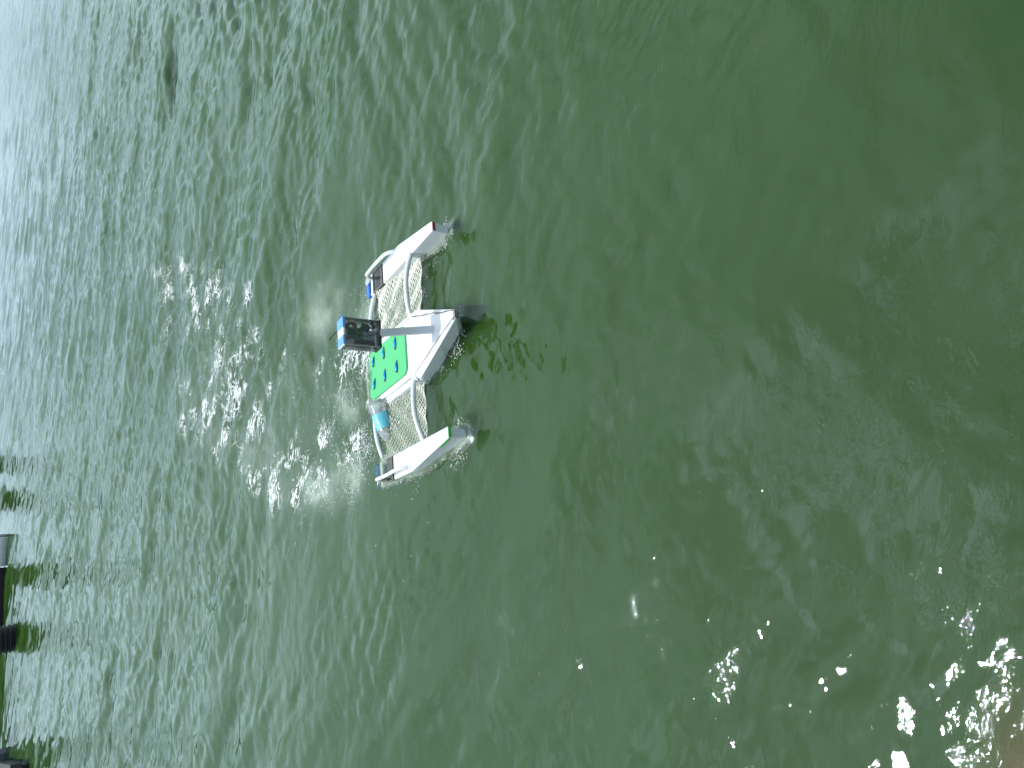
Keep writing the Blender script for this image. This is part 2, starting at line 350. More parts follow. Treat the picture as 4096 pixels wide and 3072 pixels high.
# ------------------------------------------------------------------ materials of the boat
M_hull = mat('white gelcoat', (0.75, 0.775, 0.79), 0.38, noise=0.06, nscale=9, bump=0.05)
M_side = mat('white hull paint wet', (0.74, 0.765, 0.775), 0.3, noise=0.10, nscale=14, bump=0.08)
M_deck = mat('white deck paint', (0.74, 0.765, 0.785), 0.45, noise=0.05, nscale=25, bump=0.06)
M_tube = mat('white plastic pipe', (0.74, 0.77, 0.77), 0.25, noise=0.05, nscale=30)
M_green = mat('green foam pad', (0.075, 0.50, 0.19), 0.6, noise=0.14, nscale=120, bump=0.25)
M_blue = mat('blue plastic', (0.015, 0.16, 0.62), 0.25, noise=0.2, nscale=20)
M_lens = mat('blue glossy dome', (0.03, 0.42, 0.95), 0.08, noise=0.5, nscale=70, col2=(0.01, 0.10, 0.4))
M_black = mat('black rubber', (0.012, 0.012, 0.013), 0.45)
M_grey = mat('grey rubber bumper', (0.22, 0.23, 0.24), 0.6, noise=0.1)
M_seam = mat('dark sealed gap', (0.24, 0.22, 0.22), 0.8)
M_red = mat('dark red reflective tape', (0.28, 0.01, 0.015), 0.4)
M_gtape = mat('green reflective tape', (0.06, 0.42, 0.07), 0.4)
M_net = mat('cream netting cord', (0.85, 0.85, 0.74), 0.5, noise=0.1, nscale=200)
M_clear = clear_mat('clear acrylic', (0.98, 0.99, 0.99), gloss_ior=1.4, haze=0.04)
M_smoke = clear_mat('smoky acrylic', (0.55, 0.57, 0.58), haze=0.08, haze_col=(.3, .3, .3))
M_edge = mat('dark box edge seal', (0.03, 0.035, 0.035), 0.4)
M_panel = mat('grey plastic tray', (0.38, 0.39, 0.43), 0.5, noise=0.1, nscale=30)
M_back = mat('pale grey back panel', (0.80, 0.81, 0.84), 0.5, noise=0.04, nscale=30)
M_pedge = mat('pale acrylic edge', (0.40, 0.43, 0.42), 0.3)
M_navy = mat('dark navy solar cell', (0.012, 0.02, 0.045), 0.15, noise=0.3, nscale=60)
M_board = mat('green circuit board', (0.02, 0.17, 0.045), 0.35, noise=0.4, nscale=150)
M_chip = mat('black chip', (0.01, 0.01, 0.012), 0.3)
M_copper = mat('brown ribbon cable', (0.24, 0.05, 0.03), 0.4)
M_wire = mat('pale thin wire', (0.5, 0.45, 0.35), 0.4)
M_chrome = mat('bright metal', (0.75, 0.75, 0.76), 0.15, metal=1.0)
M_tape = mat('blue painter tape', (0.13, 0.36, 0.80), 0.6, noise=0.1, nscale=50)
M_tapew = mat('white tape', (0.8, 0.82, 0.85), 0.6)

# ------------------------------------------------------------------ the boat.  local frame: x to starboard side, y towards the stern, z up
ex = Vector((0.9369052, 0.34952759, -0.00625394)); ey = Vector((-0.34664104, 0.92655424, -0.14607269)); ez = Vector((-0.04526182, 0.13902413, 0.98925409))
boat = bpy.data.objects.new('trash_collecting_boat', None); COL.objects.link(boat)
boat.matrix_world = Matrix(((ex.x, ey.x, ez.x, -0.02794), (ex.y, ey.y, ez.y, 2.54175), (ex.z, ey.z, ez.z, 0.00366), (0, 0, 0, 1)))
boat.empty_display_size = 0.1
tag(boat, 'small white three hulled robot boat with green pad, nets and clear electronics box', 'boat')
MB = boat.matrix_world.copy(); MBI = MB.inverted()
P = lambda a, b, z=0.0: Vector((a, -b, z))                  # a = across, b = towards the bow
def wl(a, b, dz=0.0):                                       # height in the boat frame of a world height dz at (a,b)
    return (dz - 0.00366 + 0.00625 * a - 0.14607 * b) / 0.98925

# --- outrigger hulls
def outrigger(s):
    X = lambda a: a * s
    bm = bmesh.new()
    top = [(.340, .100), (.340, .350), (.341, .552), (.3775, .552), (.428, .262), (.4275, .100)]
    botm = [(.350, .100), (.350, .350), (.352, .535), (.368, .535), (.410, .262), (.410, .100)]
    zt = 0.0
    prism(bm, [P(X(a), b, zt) for a, b in top], [P(X(a), b, -0.135) for a, b in botm])
    h = obj('outrigger_hull', bm, M_hull, boat, bevel=0.0035)
    # stern block of the hull: floor, end wall, clear cover
    bm = bmesh.new()
    prism(bm, [P(X(a), b, -0.062) for a, b in ((.340, -.0), (.340, .0995), (.4275, .0995), (.4275, .0))],
          [P(X(a), b, -0.135) for a, b in ((.350, .0), (.350, .0995), (.410, .0995), (.410, .0))])
    obj('hull_floor', bm, M_side, h, bevel=0.003)
    bm = bmesh.new()
    prism(bm, [P(X(a), b, 0.004) for a, b in ((.338, -.022), (.338, -.002), (.430, -.002), (.430, -.022))],
          [P(X(a), b, -0.12) for a, b in ((.345, -.020), (.345, -.002), (.42, -.002), (.42, -.020))])
    obj('stern_bulkhead', bm, M_hull, h, bevel=0.005, seg=3)
    bm = bmesh.new()
    for a0, a1, b0, b1, z0, z1 in ((.340, .3425, .0, .098, -.060, -.002), (.425, .4275, .0, .098, -.060, -.002), (.340, .4275, .0, .098, -.0018, .0008)):
        box(bm, P(X((a0 + a1) / 2), (b0 + b1) / 2, (z0 + z1) / 2), (a1 - a0, b1 - b0, z1 - z0))
    c = obj('clear_hatch', bm, M_smoke, h)
    bm = bmesh.new()
    box(bm, P(X(.3838), .047, -.040), (.070, .078, .030)); obj('battery_tray', bm, M_panel, c, bevel=0.003)
    bm = bmesh.new()
    box(bm, P(X(.386), .052, -.0225), (.046, .052, .004)); obj('solar_cell', bm, M_navy, c, bevel=0.001)
    bm = bmesh.new()
    for b_ in (.0945, .088, .004):
        box(bm, P(X(.3838), b_, .0026), (.088, .0026, .0034))
    box(bm, P(X(.3412), .05, .0022), (.0024, .098, .0028)); box(bm, P(X(.4263), .05, .0022), (.0024, .098, .0028))
    obj('hatch_frame', bm, M_seam, c)
    # handle rail
    bm = bmesh.new()
    pts = [(.411, .243, -.004), (.411, .236, .012), (.4105, .218, .026), (.411, .19, .033), (.413, .12, .034), (.412, .05, .034), (.411, .018, .033), (.410, .004, .024), (.409, -.006, .010), (.409, -.010, -.004)]
    tube(bm, smooth_path([P(X(a), b, z) for a, b, z in pts], 5), 0.0072, 14)
    r = obj('handle_rail', bm, M_tube, h, smooth=True)
    bm = bmesh.new()
    bmesh.ops.create_cone(bm, cap_ends=True, segments=20, radius1=.013, radius2=.010, depth=.006, matrix=Matrix.Translation(P(X(.411), .243, .002)))
    obj('rail_collar', bm, M_tube, r, bevel=0.001)
    # thruster behind the stern
    bm = bmesh.new()
    pts = [(.338, -.050), (.350, -.036), (.418, -.036), (.438, -.050), (.436, -.066), (.350, -.070)]
    prism(bm, [P(X(a), b, .006) for a, b in pts], [P(X(a), b, -.052) for a, b in pts])
    t = obj('thruster', bm, M_blue, boat, bevel=0.006, seg=3)
    bm = bmesh.new()
    tube(bm, [P(X(.410), -.043, .004), P(X(.410), -.043, .012)], .017, 18)
    obj('motor_cap', bm, M_chrome, t, bevel=.002)
    bm = bmesh.new()
    for k in range(4):
        box(bm, P(X(.385), -.082, -.028) + Vector((math.cos(k * 1.57) * .012, 0, math.sin(k * 1.57) * .012)), (.022, .003, .008), Euler((0.5, -k * 1.57, 0)))
    tube(bm, [P(X(.385), -.066, -.028), P(X(.385), -.088, -.028)], .005, 10)
    obj('propeller', bm, M_black, t)
    for a in (.352, .424):
        bm = bmesh.new(); box(bm, P(X(a), -.030, -.010), (.008, .022, .018)); obj('thruster_bracket', bm, M_tube, t, bevel=.002)
    return h
hs = outrigger(1)
hp = outrigger(-1)
bm = bmesh.new(); prism(bm, [P(a, b, -.003) for a, b in ((.343, .5535), (.3745, .5535), (.3745, .5515), (.343, .5515))], [P(a, b, -.012) for a, b in ((.343, .5535), (.3745, .5535), (.3745, .5515), (.343, .5515))])
o = obj('bow_tape', bm, M_red, hs); o['label'] = 'dark red tape across the bow'
bm = bmesh.new(); prism(bm, [P(-a, b, -.002) for a, b in ((.342, .5537), (.3755, .5537), (.3755, .5515), (.342, .5515))], [P(-a, b, -.0105) for a, b in ((.342, .5537), (.3755, .5537), (.3755, .5515), (.342, .5515))])
o = obj('bow_tape', bm, M_gtape, hp); o['label'] = 'green tape across the bow'
bm = bmesh.new()
q = [(.3785, .545), (.3905, .478)]
prism(bm, [P(-(q[0][0] + e), q[0][1], z) for e, z in ((.0012, -.004), (.0012, -.012), (-.002, -.012), (-.002, -.004))], [P(-(q[1][0] + e), q[1][1], z) for e, z in ((.0012, -.004), (.0012, -.012), (-.002, -.012), (-.002, -.004))])
o = obj('side_tape', bm, M_gtape, hp)

# --- centre hull
rim = [(-.010, .652), (-.060, .520), (-.127, .365), (-.133, .084), (-.118, -.070), (-.095, -.092), (.095, -.092), (.120, -.074), (.133, .084), (.127, .365), (.060, .530), (.012, .655)]
low = [(-.006, .455), (-.045, .415), (-.105, .330), (-.110, .084), (-.100, -.066), (-.085, -.080), (.085, -.080), (.100, -.066), (.110, .084), (.105, .330), (.045, .415), (.008, .456)]
bm = bmesh.new()
prism(bm, [P(a, b, -.012) for a, b in rim], [P(a, b, -.15) for a, b in low])
ch = obj('center_hull', bm, M_hull, boat, bevel=0.004)
def inset(pts, d):
    o = []
    for a, b in pts:
        r_ = math.hypot(a, b - .28); k = 1 - d / r_; o.append((a * (1 - d * 0.8 / max(abs(a), .05)) if abs(a) > .02 else a * .6, .28 + (b - .28) * (1 - d * .9 / max(abs(b - .28), .08))))
    return o
deckp = [(-.008, .648), (-.047, .500), (-.100, .328), (-.108, .075), (-.101, -.062), (-.080, -.082), (.088, -.082), (.116, -.060), (.118, .084), (.112, .328), (.050, .508), (.011, .650)]
bm = bmesh.new()
prism(bm, [P(a, b, 0.0) for a, b in deckp], [P(a * 1.005, b * 1.002, -.011) for a, b in deckp])
dk = obj('deck', bm, M_deck, ch, bevel=0.003)
# gunwale strips either side, sloping outwards, with an uneven seam against the deck
def strip(s):
    bm = bmesh.new()
    n = 26; ins = []; outs = []
    for i in range(n + 1):
        t = i / n
        if s < 0: i0, i1, o0, o1 = (-.014, .640), (-.103, .330), (-.0185, .646), (-.127, .362)
        else: i0, i1, o0, o1 = (.015, .640), (.114, .330), (.018, .646), (.127, .362)
        ins.append((i0[0] + (i1[0] - i0[0]) * t + s * .0016 * math.sin(t * 19) * math.sin(t * 7), i0[1] + (i1[1] - i0[1]) * t))
        outs.append((o0[0] + (o1[0] - o0[0]) * t, o0[1] + (o1[1] - o0[1]) * t))
    up = [P(a + s * .0018, b, -.0005) for a, b in ins] + [P(a, b, -.0065) for a, b in outs[::-1]]
    dn = [P(a + s * .0018, b, -.011) for a, b in ins] + [P(a, b, -.011) for a, b in outs[::-1]]
    prism(bm, up, dn)
    up = [P(s * a, b, z) for a, b, z in ((.110, .316, -.0005), (.127, .345, -.006), (.1325, .084, -.006), (.122, -.060, -.006), (.1185, -.055, -.0005) if s > 0 else (.105, -.055, -.0005), (.1205, .080, -.0005) if s > 0 else (.1115, .078, -.0005))]
    if s > 0: up[0] = P(.1155, .316, -.0005)
    dn = [Vector((v.x, v.y, -.011)) for v in up]
    prism(bm, up, dn)
    obj('gunwale_strip', bm, M_deck, ch, bevel=0.001)
    bm = bmesh.new()
    tube(bm, [P(a + s * .0006, b, -.0022) for a, b in ins], .0016, 6)
    obj('seam', bm, M_seam, ch)
strip(-1); strip(1)
bm = bmesh.new()
prism(bm, [P(a, b, -.0035) for a, b in ((.014, .653), (.012, .6585), (-.011, .6565), (-.0125, .650))], [P(a, b, -.024) for a, b in ((.013, .638), (.011, .6435), (-.010, .6415), (-.0115, .636))])
obj('bow_bumper', bm, M_grey, ch, bevel=.002)

# --- green pad with six drop shaped domes
pad = [(-.088, -.052), (-.083, .262), (-.068, .284), (.085, .284), (.103, .262), (.1035, -.058), (.090, -.080), (-.064, -.080)]
def round_poly(pts, r=.012, n=5):
    o = []
    m = len(pts)
    for i in range(m):
        p = Vector((*pts[i], 0)); a = Vector((*pts[i - 1], 0)); b = Vector((*pts[(i + 1) % m], 0))
        da = (a - p); db = (b - p); ra = min(r, da.length * .45); rb = min(r, db.length * .45)
        q0 = p + da.normalized() * ra; q1 = p + db.normalized() * rb
        for k in range(n + 1):
            t = k / n; v = q0 * (1 - t) ** 2 + p * 2 * t * (1 - t) + q1 * t * t; o.append((v.x, v.y))
    return o
pp = round_poly(pad)
bm = bmesh.new(); prism(bm, [P(a, b, .007) for a, b in pp], [P(a, b, .0003) for a, b in pp])
gp = obj('green_pad', bm, M_green, ch, bevel=0.0015)
def drop_shape(n=28):
    o = []
    for k in range(n):
        t = 2 * math.pi * k / n
        u = math.cos(t); r_ = 0.5 * (1 - u * 0.62) ** 0.9
        o.append((u * 1.0, math.sin(t) * r_ * 0.55))
    return o
for cx, cb, ang, sc in ((.059, .200, 0, 1), (.060, .086, 0, 1), (.060, -.022, .25, .92), (-.031, .202, 0, 1), (-.029, .087, 0, 1), (-.030, -.022, .25, .92)):
    c, s_ = math.cos(ang + 0.13), math.sin(ang + 0.13)
    D = [(x * .0245 * sc, y * .031 * sc) for x, y in drop_shape()]
    D = [(x * c - y * s_, x * s_ + y * c) for x, y in D]
    bm = bmesh.new()
    prism(bm, [P(cx + x, cb + y, .0095) for x, y in D], [P(cx + x, cb + y, .0068) for x, y in D])
    rimo = obj('dome_rim', bm, M_black, gp)
    bm = bmesh.new(); rings = []
    for q in range(5):
        t = q / 4 * math.pi / 2; k = math.cos(t) * .70; z = .0093 + .0065 * math.sin(t)
        rings.append([bm.verts.new(P(cx + x * max(k, .02), cb + y * max(k, .02) + .0006, z)) for x, y in D])
    for A_, B_ in zip(rings, rings[1:]):
        for i in range(len(A_)): bm.faces.new((A_[i], A_[(i + 1) % len(A_)], B_[(i + 1) % len(A_)], B_[i]))
    bm.faces.new(rings[-1])
    obj('dome', bm, M_lens, rimo, smooth=True)

# --- cross bars
def bar(pts, name='crossbar'):
    bm = bmesh.new(); tube(bm, smooth_path([P(*p) for p in pts], 6), .0088, 16)
    return obj(name, bm, M_tube, boat, smooth=True)
for s in (1, -1):
    bar([(s * .352, .367, -.006), (s * .33, .365, .002), (s * .285, .358, .013), (s * .24, .349, .0165), (s * .19, .342, .014), (s * .145, .334, .007), (s * .118, .328, -.002)])
    bar([(s * .345, .000, -.012), (s * .31, .001, .004), (s * .275, -.010, .009), (s * .24, -.018, .012), (s * .19, -.032, .010), (s * .12, -.052, .002)])
    bm = bmesh.new(); prism(bm, [P(s * a, b, z) for a, b, z in ((.102, .338, .003), (.122, .345, .003), (.127, .322, .003), (.108, .312, .003))], [P(s * a, b, z) for a, b, z in ((.100, .342, -.008), (.128, .350, -.008), (.130, .318, -.008), (.105, .308, -.008))])
    obj('bar_socket', bm, M_tube, ch, bevel=.003)

# --- mast and electronics box
bm = bmesh.new()
zc = .188
tb = (.003, .497)
prism(bm, [P(-.041, .512, zc), P(-.0195, .512, zc), P(-.0195, .494, zc), P(-.041, .494, zc)],
      [P(-.0105, .503, -.001), P(.0165, .503, -.001), P(.0165, .489, -.001), P(-.0105, .489, -.001)])
obj('mast', bm, M_hull, boat, bevel=.002)
bx0, bx1, bb0, bb1, bz0, bz1 = -.078, .010, .458, .504, .188, .302
eb = bpy.data.objects.new('x', None)
bpy.data.objects.remove(eb)
bm = bmesh.new(); th = .0022
cx, cb, cz = (bx0 + bx1) / 2, (bb0 + bb1) / 2, (bz0 + bz1) / 2
box(bm, P(cx, bb1, cz), (bx1 - bx0, th, bz1 - bz0)); box(bm, P(bx0, cb, cz), (th, bb1 - bb0 - th * 2, bz1 - bz0)); box(bm, P(bx1, cb, cz), (th, bb1 - bb0 - th * 2, bz1 - bz0))
ebx = obj('electronics_box', bm, M_clear, boat)
def sub(name, fn, m, bev=0, smooth=False, par=None):
    bm = bmesh.new(); fn(bm); return obj(name, bm, m, par or ebx, bevel=bev, smooth=smooth)
sub('back_panel', lambda b: box(b, P(cx - .009, bb0 + .004, cz - .002), (.066, .003, .104)), M_back, .001)
for a_ in (bx0, bx1):
    for q_ in (bb0, bb1): sub('wall_edge', lambda b: box(b, P(a_, q_, cz), (.0022, .0022, bz1 - bz0)), M_pedge)
sub('box_floor', lambda b: (box(b, P(cx, cb, bz0 - .0022), (bx1 - bx0 + .006, bb1 - bb0 + .006, .0035))), M_edge, .001)
sub('circuit_board', lambda b: box(b, P(-.030, .480, .262), (.037, .003, .052)), M_board)
def chips(b):
    box(b, P(-.028, .4835, .272), (.017, .004, .018)); box(b, P(-.037, .4835, .249), (.006, .004, .008)); box(b, P(-.020, .4835, .248), (.010, .003, .004))
sub('circuit_chips', chips, M_chip, .0005)
sub('white_battery', lambda b: box(b, P(-.036, .478, .2165), (.030, .010, .038)), M_panel, .002)
sub('relay_module', lambda b: (box(b, P(-.062, .480, .232), (.016, .014, .066)), box(b, P(-.066, .486, .210), (.010, .010, .02))), M_chip, .001)
sub('camera_module', lambda b: (box(b, P(.000 - .010, .482, .2285), (.020, .012, .030), Euler((0, .5, 0))), box(b, P(-.002, .488, .205), (.022, .008, .010), Euler((0, -.4, 0)))), M_chip, .001)
sub('fan_knob', lambda b: tube(b, [P(-.052, .482, .293), P(-.052, .500, .293)], .0065, 14), M_copper)
def loop(b):
    pts = []
    for k in range(25):
        t = k / 24 * 5.1 + 0.9
        pts.append(P(-.020 + math.cos(t) * .024, .499, .240 + math.sin(t) * .049))
    tube(b, pts, .0014, 8)
    pts = [P(.000, .499, .225), P(-.018, .500, .205), P(-.033, .500, .202), P(-.038, .499, .215), P(-.026, .497, .196), P(.004, .496, .194)]
    tube(b, smooth_path([P(-.030, .499, .285), P(-.028, .499, .262), P(-.006, .5, .232), P(-.024, .5, .206), P(-.034, .5, .2), P(-.022, .5, .193), P(.002, .5, .192)], 5), .0013, 8)
sub('black_cable', loop, M_black, 0, True)
def ribbon(b):
    pts = smooth_path([P(-.018, .484, .291), P(-.006, .487, .289), P(.001, .490, .280), P(-.004, .489, .268), P(-.013, .486, .262)], 5)
    for w0 in (-.004, .0, .004): tube(b, [p + Vector((0, w0 * .7, w0)) for p in pts], .0024, 6)
sub('ribbon_cable', ribbon, M_copper, 0, True)
def wires(b):
    tube(b, smooth_path([P(-.058, .49, .29), P(-.068, .495, .27), P(-.072, .496, .25), P(-.070, .497, .225), P(-.058, .497, .208), P(-.056, .497, .196)], 5), .0006, 5)
    tube(b, smooth_path([P(-.048, .493, .262), P(-.050, .495, .23), P(-.051, .496, .2)], 5), .0005, 5)
    tube(b, smooth_path([P(-.051, .496, .223), P(-.060, .499, .221), P(-.074, .497, .221)], 5), .0006, 5)
sub('thin_wire', wires, M_wire)
def edges(b):
    for z in (bz0 + .001,):
        box(b, P(cx, bb1 + .0014, z), (bx1 - bx0 + .004, .0016, .0022)); 
    box(b, P(bx0 - .0016, cb, bz0 + .001), (.0012, bb1 - bb0, .002))
sub('box_edges', edges, M_edge)
lid = sub('taped_lid', lambda b: box(b, P(cx, cb, bz1 + .0035), (bx1 - bx0 + .006, bb1 - bb0 + .006, .007)), M_tapew, .0015)
def tapes(b):
    box(b, P(bx1 - .016, cb, bz1 + .0072), (.036, bb1 - bb0 + .0075, .0016)); box(b, P(bx1 - .016, bb1 + .0040, bz1 + .0034), (.036, .0012, .0068))
    box(b, P(bx0 + .014, cb, bz1 + .0072), (.030, bb1 - bb0 + .0075, .0016)); box(b, P(bx0 + .014, bb1 + .0040, bz1 + .0034), (.030, .0012, .0068))
sub('blue_tape', tapes, M_tape, .0005, par=lid)
sub('antenna', lambda b: tube(b, smooth_path([P(-.01, .447, .300), P(-.02, .440, .312), P(-.042, .433, .330)], 3), .0016, 8), M_black)

# --- nets between the hulls
def net(s):
    bm = bmesh.new()
    rn = random.Random(3 + s)
    na, nb = 16, 26
    G = {}
    for i in range(na + 1):
        for j in range(nb + 1):
            u = i / na; v = j / nb
            a = .128 + .214 * u
            front = (.330 + .026 * u) if s > 0 else (.322 - .010 * u)
            b = front + (.02 - front) * v
            dz = (.009 if s > 0 else .012) - .005 * math.sin(math.pi * u) * (0.3 + v) - .007 * v + .003 * math.sin(i * .9 + j * .7)
            G[i, j] = P(s * a + rn.uniform(-.0012, .0012), b + rn.uniform(-.0016, .0016), wl(s * a, b, dz))
    for i in range(na + 1):
        for j in range(nb):
            for di in ((1,) if (i + j) % 2 == 0 else (-1,)):
                k = i + di
                if 0 <= k <= na:
                    mid = (G[i, j] + G[k, j + 1]) / 2 + Vector((0, 0, -.0006)); tube(bm, [G[i, j], mid, G[k, j + 1]], .0021, 4, cap=False)
            if (i + j) % 2 == 0 and i > 0:
                tube(bm, [G[i, j], G[i - 1, j + 1]], .0021, 4, cap=False)
    for j in (0,):
        tube(bm, [G[i, j] for i in range(na + 1)], .0017, 5)
    for (i, j), v in G.items():
        if (i + j) % 2 == 0: bmesh.ops.create_icosphere(bm, subdivisions=0 + 1, radius=.0032, matrix=Matrix.Translation(v))
    o = obj('net', bm, M_net, boat)
    bm = bmesh.new()
    tube(bm, [P(s * .335, .366, 0), P(s * .335, .366, wl(.33, .36, -.01)), ], .004, 8)
    obj('net_post', bm, M_tube, boat, smooth=True)
net(1); net(-1)

# ------------------------------------------------------------------ bottle caught over the stern of the centre hull
def lathe(prof, n=28):
    bm = bmesh.new(); rings = []
    for r_, z in prof: rings.append([bm.verts.new((r_ * math.cos(2 * math.pi * k / n), r_ * math.sin(2 * math.pi * k / n), z)) for k in range(n)])
    for A_, B_ in zip(rings, rings[1:]):
        for k in range(n): bm.faces.new((A_[k], A_[(k + 1) % n], B_[(k + 1) % n], B_[k]))
    return bm, rings
bot = bpy.data.objects.new('plastic_bottle', None); COL.objects.link(bot); bot.empty_display_size = .05
tag(bot, 'clear plastic water bottle with turquoise label floating beside the green pad', 'bottle')
M_pet = clear_mat('clear bottle plastic', (0.97, 0.99, 1.0), gloss_ior=1.45, rough=.06, haze=.28, haze_col=(.88, .97, 1.0), bump=.35, bscale=90)
M_lab = mat('turquoise label', (0.10, 0.52, 0.66), 0.35, noise=0.25, nscale=25, col2=(0.20, .62, .74))
M_cap = mat('dark teal cap', (0.01, 0.09, 0.075), 0.4)
prof = [(.012, .004), (.024, .0), (.030, .004), (.033, .014)]
for k in range(5): prof += [(.0335, .018 + k * .011), (.0312, .0235 + k * .011)]
prof += [(.0335, .074), (.0335, .122), (.033, .128), (.030, .142), (.024, .156), (.016, .168), (.013, .174), (.013, .180)]
bm, rings = lathe(prof); bm.faces.new(rings[0][::-1])
obj('bottle_body', bm, M_pet, bot, smooth=True)
bm, rings = lathe([(.0341, .052), (.0345, .054), (.0345, .108), (.0341, .110)]); obj('label', bm, M_lab, bot, smooth=True)
bm, rings = lathe([(.0146, .178), (.0150, .180), (.0150, .193), (.0135, .195)], 24); bm.faces.new(rings[-1]); bm.faces.new(rings[0][::-1]); obj('cap', bm, M_cap, bot, smooth=False)
p0 = Vector((-.128, 2.482, .036)); p1 = Vector((-.262, 2.412, -.012))
bot.rotation_euler = (p1 - p0).to_track_quat('Z', 'Y').to_euler(); bot.location = p0

# ------------------------------------------------------------------ splash bubbles (nobody could count them)
SPR = [(0.278, 2.827, 0.076, 60), (0.215, 2.7, 0.042, 60), (0.235, 2.522, 0.089, 170), (0.281, 2.384, 0.067, 130), (0.038, 2.808, 0.064, 90), (-0.102, 2.726, 0.072, 140), (-0.157, 2.872, 0.075, 90), (-0.017, 2.682, 0.041, 70), (-0.203, 2.377, 0.074, 150), (-0.146, 2.283, 0.054, 90), (-0.288, 2.591, 0.059, 90), (-0.409, 2.601, 0.059, 110), (-0.5, 2.664, 0.059, 170), (-0.32, 2.541, 0.039, 60), (0.091, 2.018, 0.025, 45), (0.115, 2.045, 0.021, 45), (0.141, 2.014, 0.017, 30), (0.072, 2.058, 0.021, 30), (0.019, 2.1, 0.026, 18), (0.216, 2.03, 0.017, 12), (-0.222, 1.93, 0.023, 45), (-0.247, 1.932, 0.02, 40), (-0.277, 1.968, 0.024, 35), (-0.15, 1.938, 0.016, 22), (0.472, 2.2, 0.017, 25), (0.453, 2.172, 0.015, 20), (0.536, 2.214, 0.011, 10), (-0.412, 2.203, 0.069, 14), (-0.532, 2.888, 0.105, 150), (-0.343, 3.072, 0.166, 130), (-0.148, 3.418, 0.183, 90), (0.106, 2.994, 0.09, 40), (-0.789, 3.074, 0.161, 26), (0.395, 2.239, 0.023, 18), (-0.31, 2.829, 0.104, 110), (-0.2, 4.2, 0.45, 220), (.25, 4.9, .45, 140), (.4, 5.6, .35, 90), (-0.5, 2.9, 0.5, 50), (-0.9, 2.6, 0.6, 20)]
pts = []
for x, y, s, n_ in SPR:
    if y < 2.62 and abs(x) < .36 and y > 2.2: n_ = n_ * 2.2
    for k in range(int(n_ * 1.3)):
        px, py = x + rng.normal() * s * .7, y + rng.normal() * s * .8
        pts.append((px, py, .0007 + .0011 * rng.random() ** 2.2 * (1 + y * .12), 1 + 1.3 * rng.random()))
def edge_pts(poly, n_, w0, skip=()):
    L_ = len(poly)
    for k in range(n_):
        i = rng.integers(L_)
        if i in skip: continue
        a0, b0 = poly[i]; a1, b1 = poly[(i + 1) % L_]; t = rng.random()
        a, b = a0 + (a1 - a0) * t, b0 + (b1 - b0) * t
        v = MB @ P(a, b, wl(a, b)); dd = abs(rng.normal()) * w0
        cx_ = sum(p[0] for p in poly) / L_; sg = 1 if a > cx_ else -1
        nx = MB.col[0].xyz * sg * dd
        pts.append((v.x + nx.x + rng.normal() * .003, v.y + nx.y + rng.normal() * .004, .0006 + .0010 * rng.random() ** 2, 1 + rng.random()))
def dense(poly, n=6):
    o = []
    for i in range(len(poly)):
        p, q = poly[i], poly[(i + 1) % len(poly)]
        m_ = max(1, int(math.hypot(q[0] - p[0], q[1] - p[1]) / .03)); o += [(p[0] + (q[0] - p[0]) * k / m_, p[1] + (q[1] - p[1]) * k / m_) for k in range(m_)]
    return o
for s in (1, -1): edge_pts(dense([(s * a, b) for a, b in ((.336, .0), (.336, .35), (.338, .556), (.381, .556), (.431, .262), (.431, .0))]), 900, .008)
edge_pts(dense([(-.006, .51), (-.075, .43), (-.125, .34), (-.130, .084), (-.12, -.09), (.12, -.09), (.130, .084), (.125, .34), (.075, .43), (.008, .51)]), 1300, .010)
pts = np.array(pts)
inside = []
for px, py, r_, el in pts:                      # none on the decks
    l = MBI @ Vector((px, py, 0.0)); a, b = abs(l.x), -l.y
    on = (a < .122 - max(0, b - .33) * .6 and -.085 < b < .50) or (.337 < a < .43 - max(0, b - .27) * .19 and -.02 < b < .553)
    inside.append(not on)
pts = pts[np.array(inside)]
zz = surface(pts[:, 0], pts[:, 1])
bm = bmesh.new()
proto_me = bmesh.new(); bmesh.ops.create_icosphere(proto_me, subdivisions=1, radius=1); pv = [v.co.copy() for v in proto_me.verts]; pf = [[v.index for v in f_.verts] for f_ in proto_me.faces]
for (px, py, r_, el), z in zip(pts, zz):
    vs = [bm.verts.new((px + v.x * r_ * el, py + v.y * r_ * (.7 + .4 * rng.random() if False else 1), z + v.z * r_ * .6 + r_ * .2)) for v in pv]
    for f_ in pf: bm.faces.new([vs[i] for i in f_])
M_bub = mat('white bubbles', (0.85, 0.87, 0.82), 0.15)
bo = obj('splash_bubbles', bm, M_bub, smooth=True); tag(bo, 'white splash bubbles and droplets on the water around the boat', 'bubbles', kind='stuff')

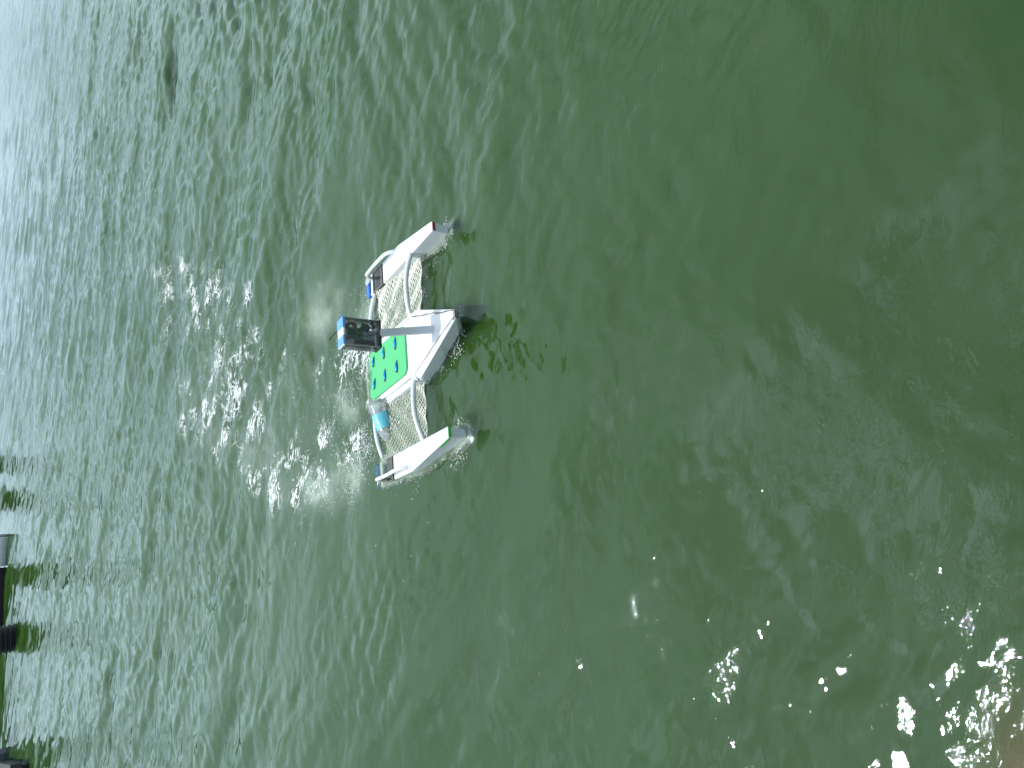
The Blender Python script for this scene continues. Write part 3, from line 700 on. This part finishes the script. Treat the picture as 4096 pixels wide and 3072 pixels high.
# ------------------------------------------------------------------ dock and piles at the far edge
M_dock = mat('black weathered plastic dock', (0.012, 0.014, 0.02), 0.55, noise=0.4, nscale=8)
M_trim = mat('dark grey trim', (0.05, 0.055, 0.06), 0.6, noise=0.3, nscale=12)
M_pile = mat('black corrugated pipe', (0.006, 0.007, 0.012), 0.5)
M_pale = mat('pale float', (0.78, 0.80, 0.80), 0.5, noise=0.2, nscale=12)
M_steel = mat('dull grey post', (0.10, 0.11, 0.14), 0.5, noise=0.3, nscale=10)
def dock(name, corner, dirv, length, depth, height, label):
    d = bpy.data.objects.new(name, None); COL.objects.link(d); d.location = (*corner, 0)
    d.rotation_euler = (0, 0, math.atan2(dirv[1], dirv[0]))
    tag(d, label, 'dock')
    bm = bmesh.new()
    n = max(1, int(length / 1.2)); L1 = length / n
    for i in range(n): box(bm, Vector((L1 * (i + .5), -depth / 2, height * .35 - .04)), (L1 - .03, depth - .1, height * .7 + .08))
    obj('float_block', bm, M_dock, d, bevel=.01)
    bm = bmesh.new()
    k = int(length / .16)
    for i in range(k): box(bm, Vector(((i + .5) * length / k, -depth / 2, height * .85 + .005)), (length / k - .01, depth, .035))
    obj('deck_planks', bm, M_trim, d)
    bm = bmesh.new(); box(bm, Vector((length / 2, .021, height * .8)), (length + .02, .04, .11)); obj('edge_beam', bm, M_trim, d, bevel=.005)
    return d
# far dock: water edge runs to the left and slightly nearer
e1 = Vector((-3.75, 13.54)); e2 = Vector((-4.60, 13.18)); dv = (e2 - e1).normalized()
dk1 = dock('floating_dock', e1, dv, 7.0, 1.6, .24, 'long black floating dock behind the corrugated pile')
bm = bmesh.new()
for v_ in bm.verts: pass
dk2 = dock('floating_dock', Vector((-4.80, 9.35)), Vector((-1, -.45)), 2.4, 1.6, .14, 'low dark dock at the near left corner under the grey post')
dk1['group'] = 'docks at the water edge'; dk2['group'] = 'docks at the water edge'
# corrugated pile
def corrugated(x, y, r_, h, base=-.9):
    prof = []; n = int((h - base) / .011)
    for i in range(n + 1):
        z = base + (h - base) * i / n
        prof.append((r_ + .010 * (1 if (i % 5) < 3 else -1) * 1.0, z))
    bm, rings = lathe(prof, 40); bm.faces.new(rings[-1]); bm.faces.new(rings[0][::-1])
    bmesh.ops.translate(bm, verts=bm.verts, vec=(x, y, 0)); return bm
bm = corrugated(0, 0, .175, .62)
o = obj('corrugated_pile', bm, M_pile); o.location = (-4.20, 11.62, 0); o.rotation_euler = (0, R(-6), 0)
tag(o, 'black corrugated pipe pile standing in the water before the dock', 'pile')
for x, y, r_, h, lb, gp_ in ((-4.05, 13.95, .16, 1.5, 'dark pile at the pale end of the far dock', None), (-3.1, 19.3, .2, .8, 'shorter of the two dark piles beyond the dock end', None), (-3.75, 18.6, .22, 1.35, 'taller of the two dark piles beyond the dock end', None)):
    bm = bmesh.new(); tube(bm, [Vector((0, 0, -.9)), Vector((0, 0, h))], r_, 20)
    bmesh.ops.create_cone(bm, cap_ends=True, segments=20, radius1=r_ * 1.1, radius2=.02, depth=.2, matrix=Matrix.Translation((0, 0, h + .1)))
    o = obj('mooring_pile', bm, M_dock, smooth=False); o.location = (x, y, 0); tag(o, lb, 'pile', 'mooring piles past the dock')
# pale float at the dock end
bm = bmesh.new(); tube(bm, smooth_path([Vector((0, 0, 0)), Vector((.03, .0, .0)), Vector((.4, .05, 0)), Vector((.43, .05, 0))], 3), [.05, .08, .11, .12, .12, .12, .12, .11, .08, .05], 16)
o = obj('dock_float', bm, M_pale, smooth=True); o.location = (-3.72, 13.55, .07); tag(o, 'pale grey rounded float at the end of the far dock', 'float')
# grey post
bm = bmesh.new(); box(bm, Vector((0, 0, .45)), (.36, .16, 1.3)); pp_ = obj('dock_post', bm, M_steel, bevel=.02)
pp_.location = (-5.66, 11.1, 0); tag(pp_, 'square dull grey post beyond the near left dock', 'post')
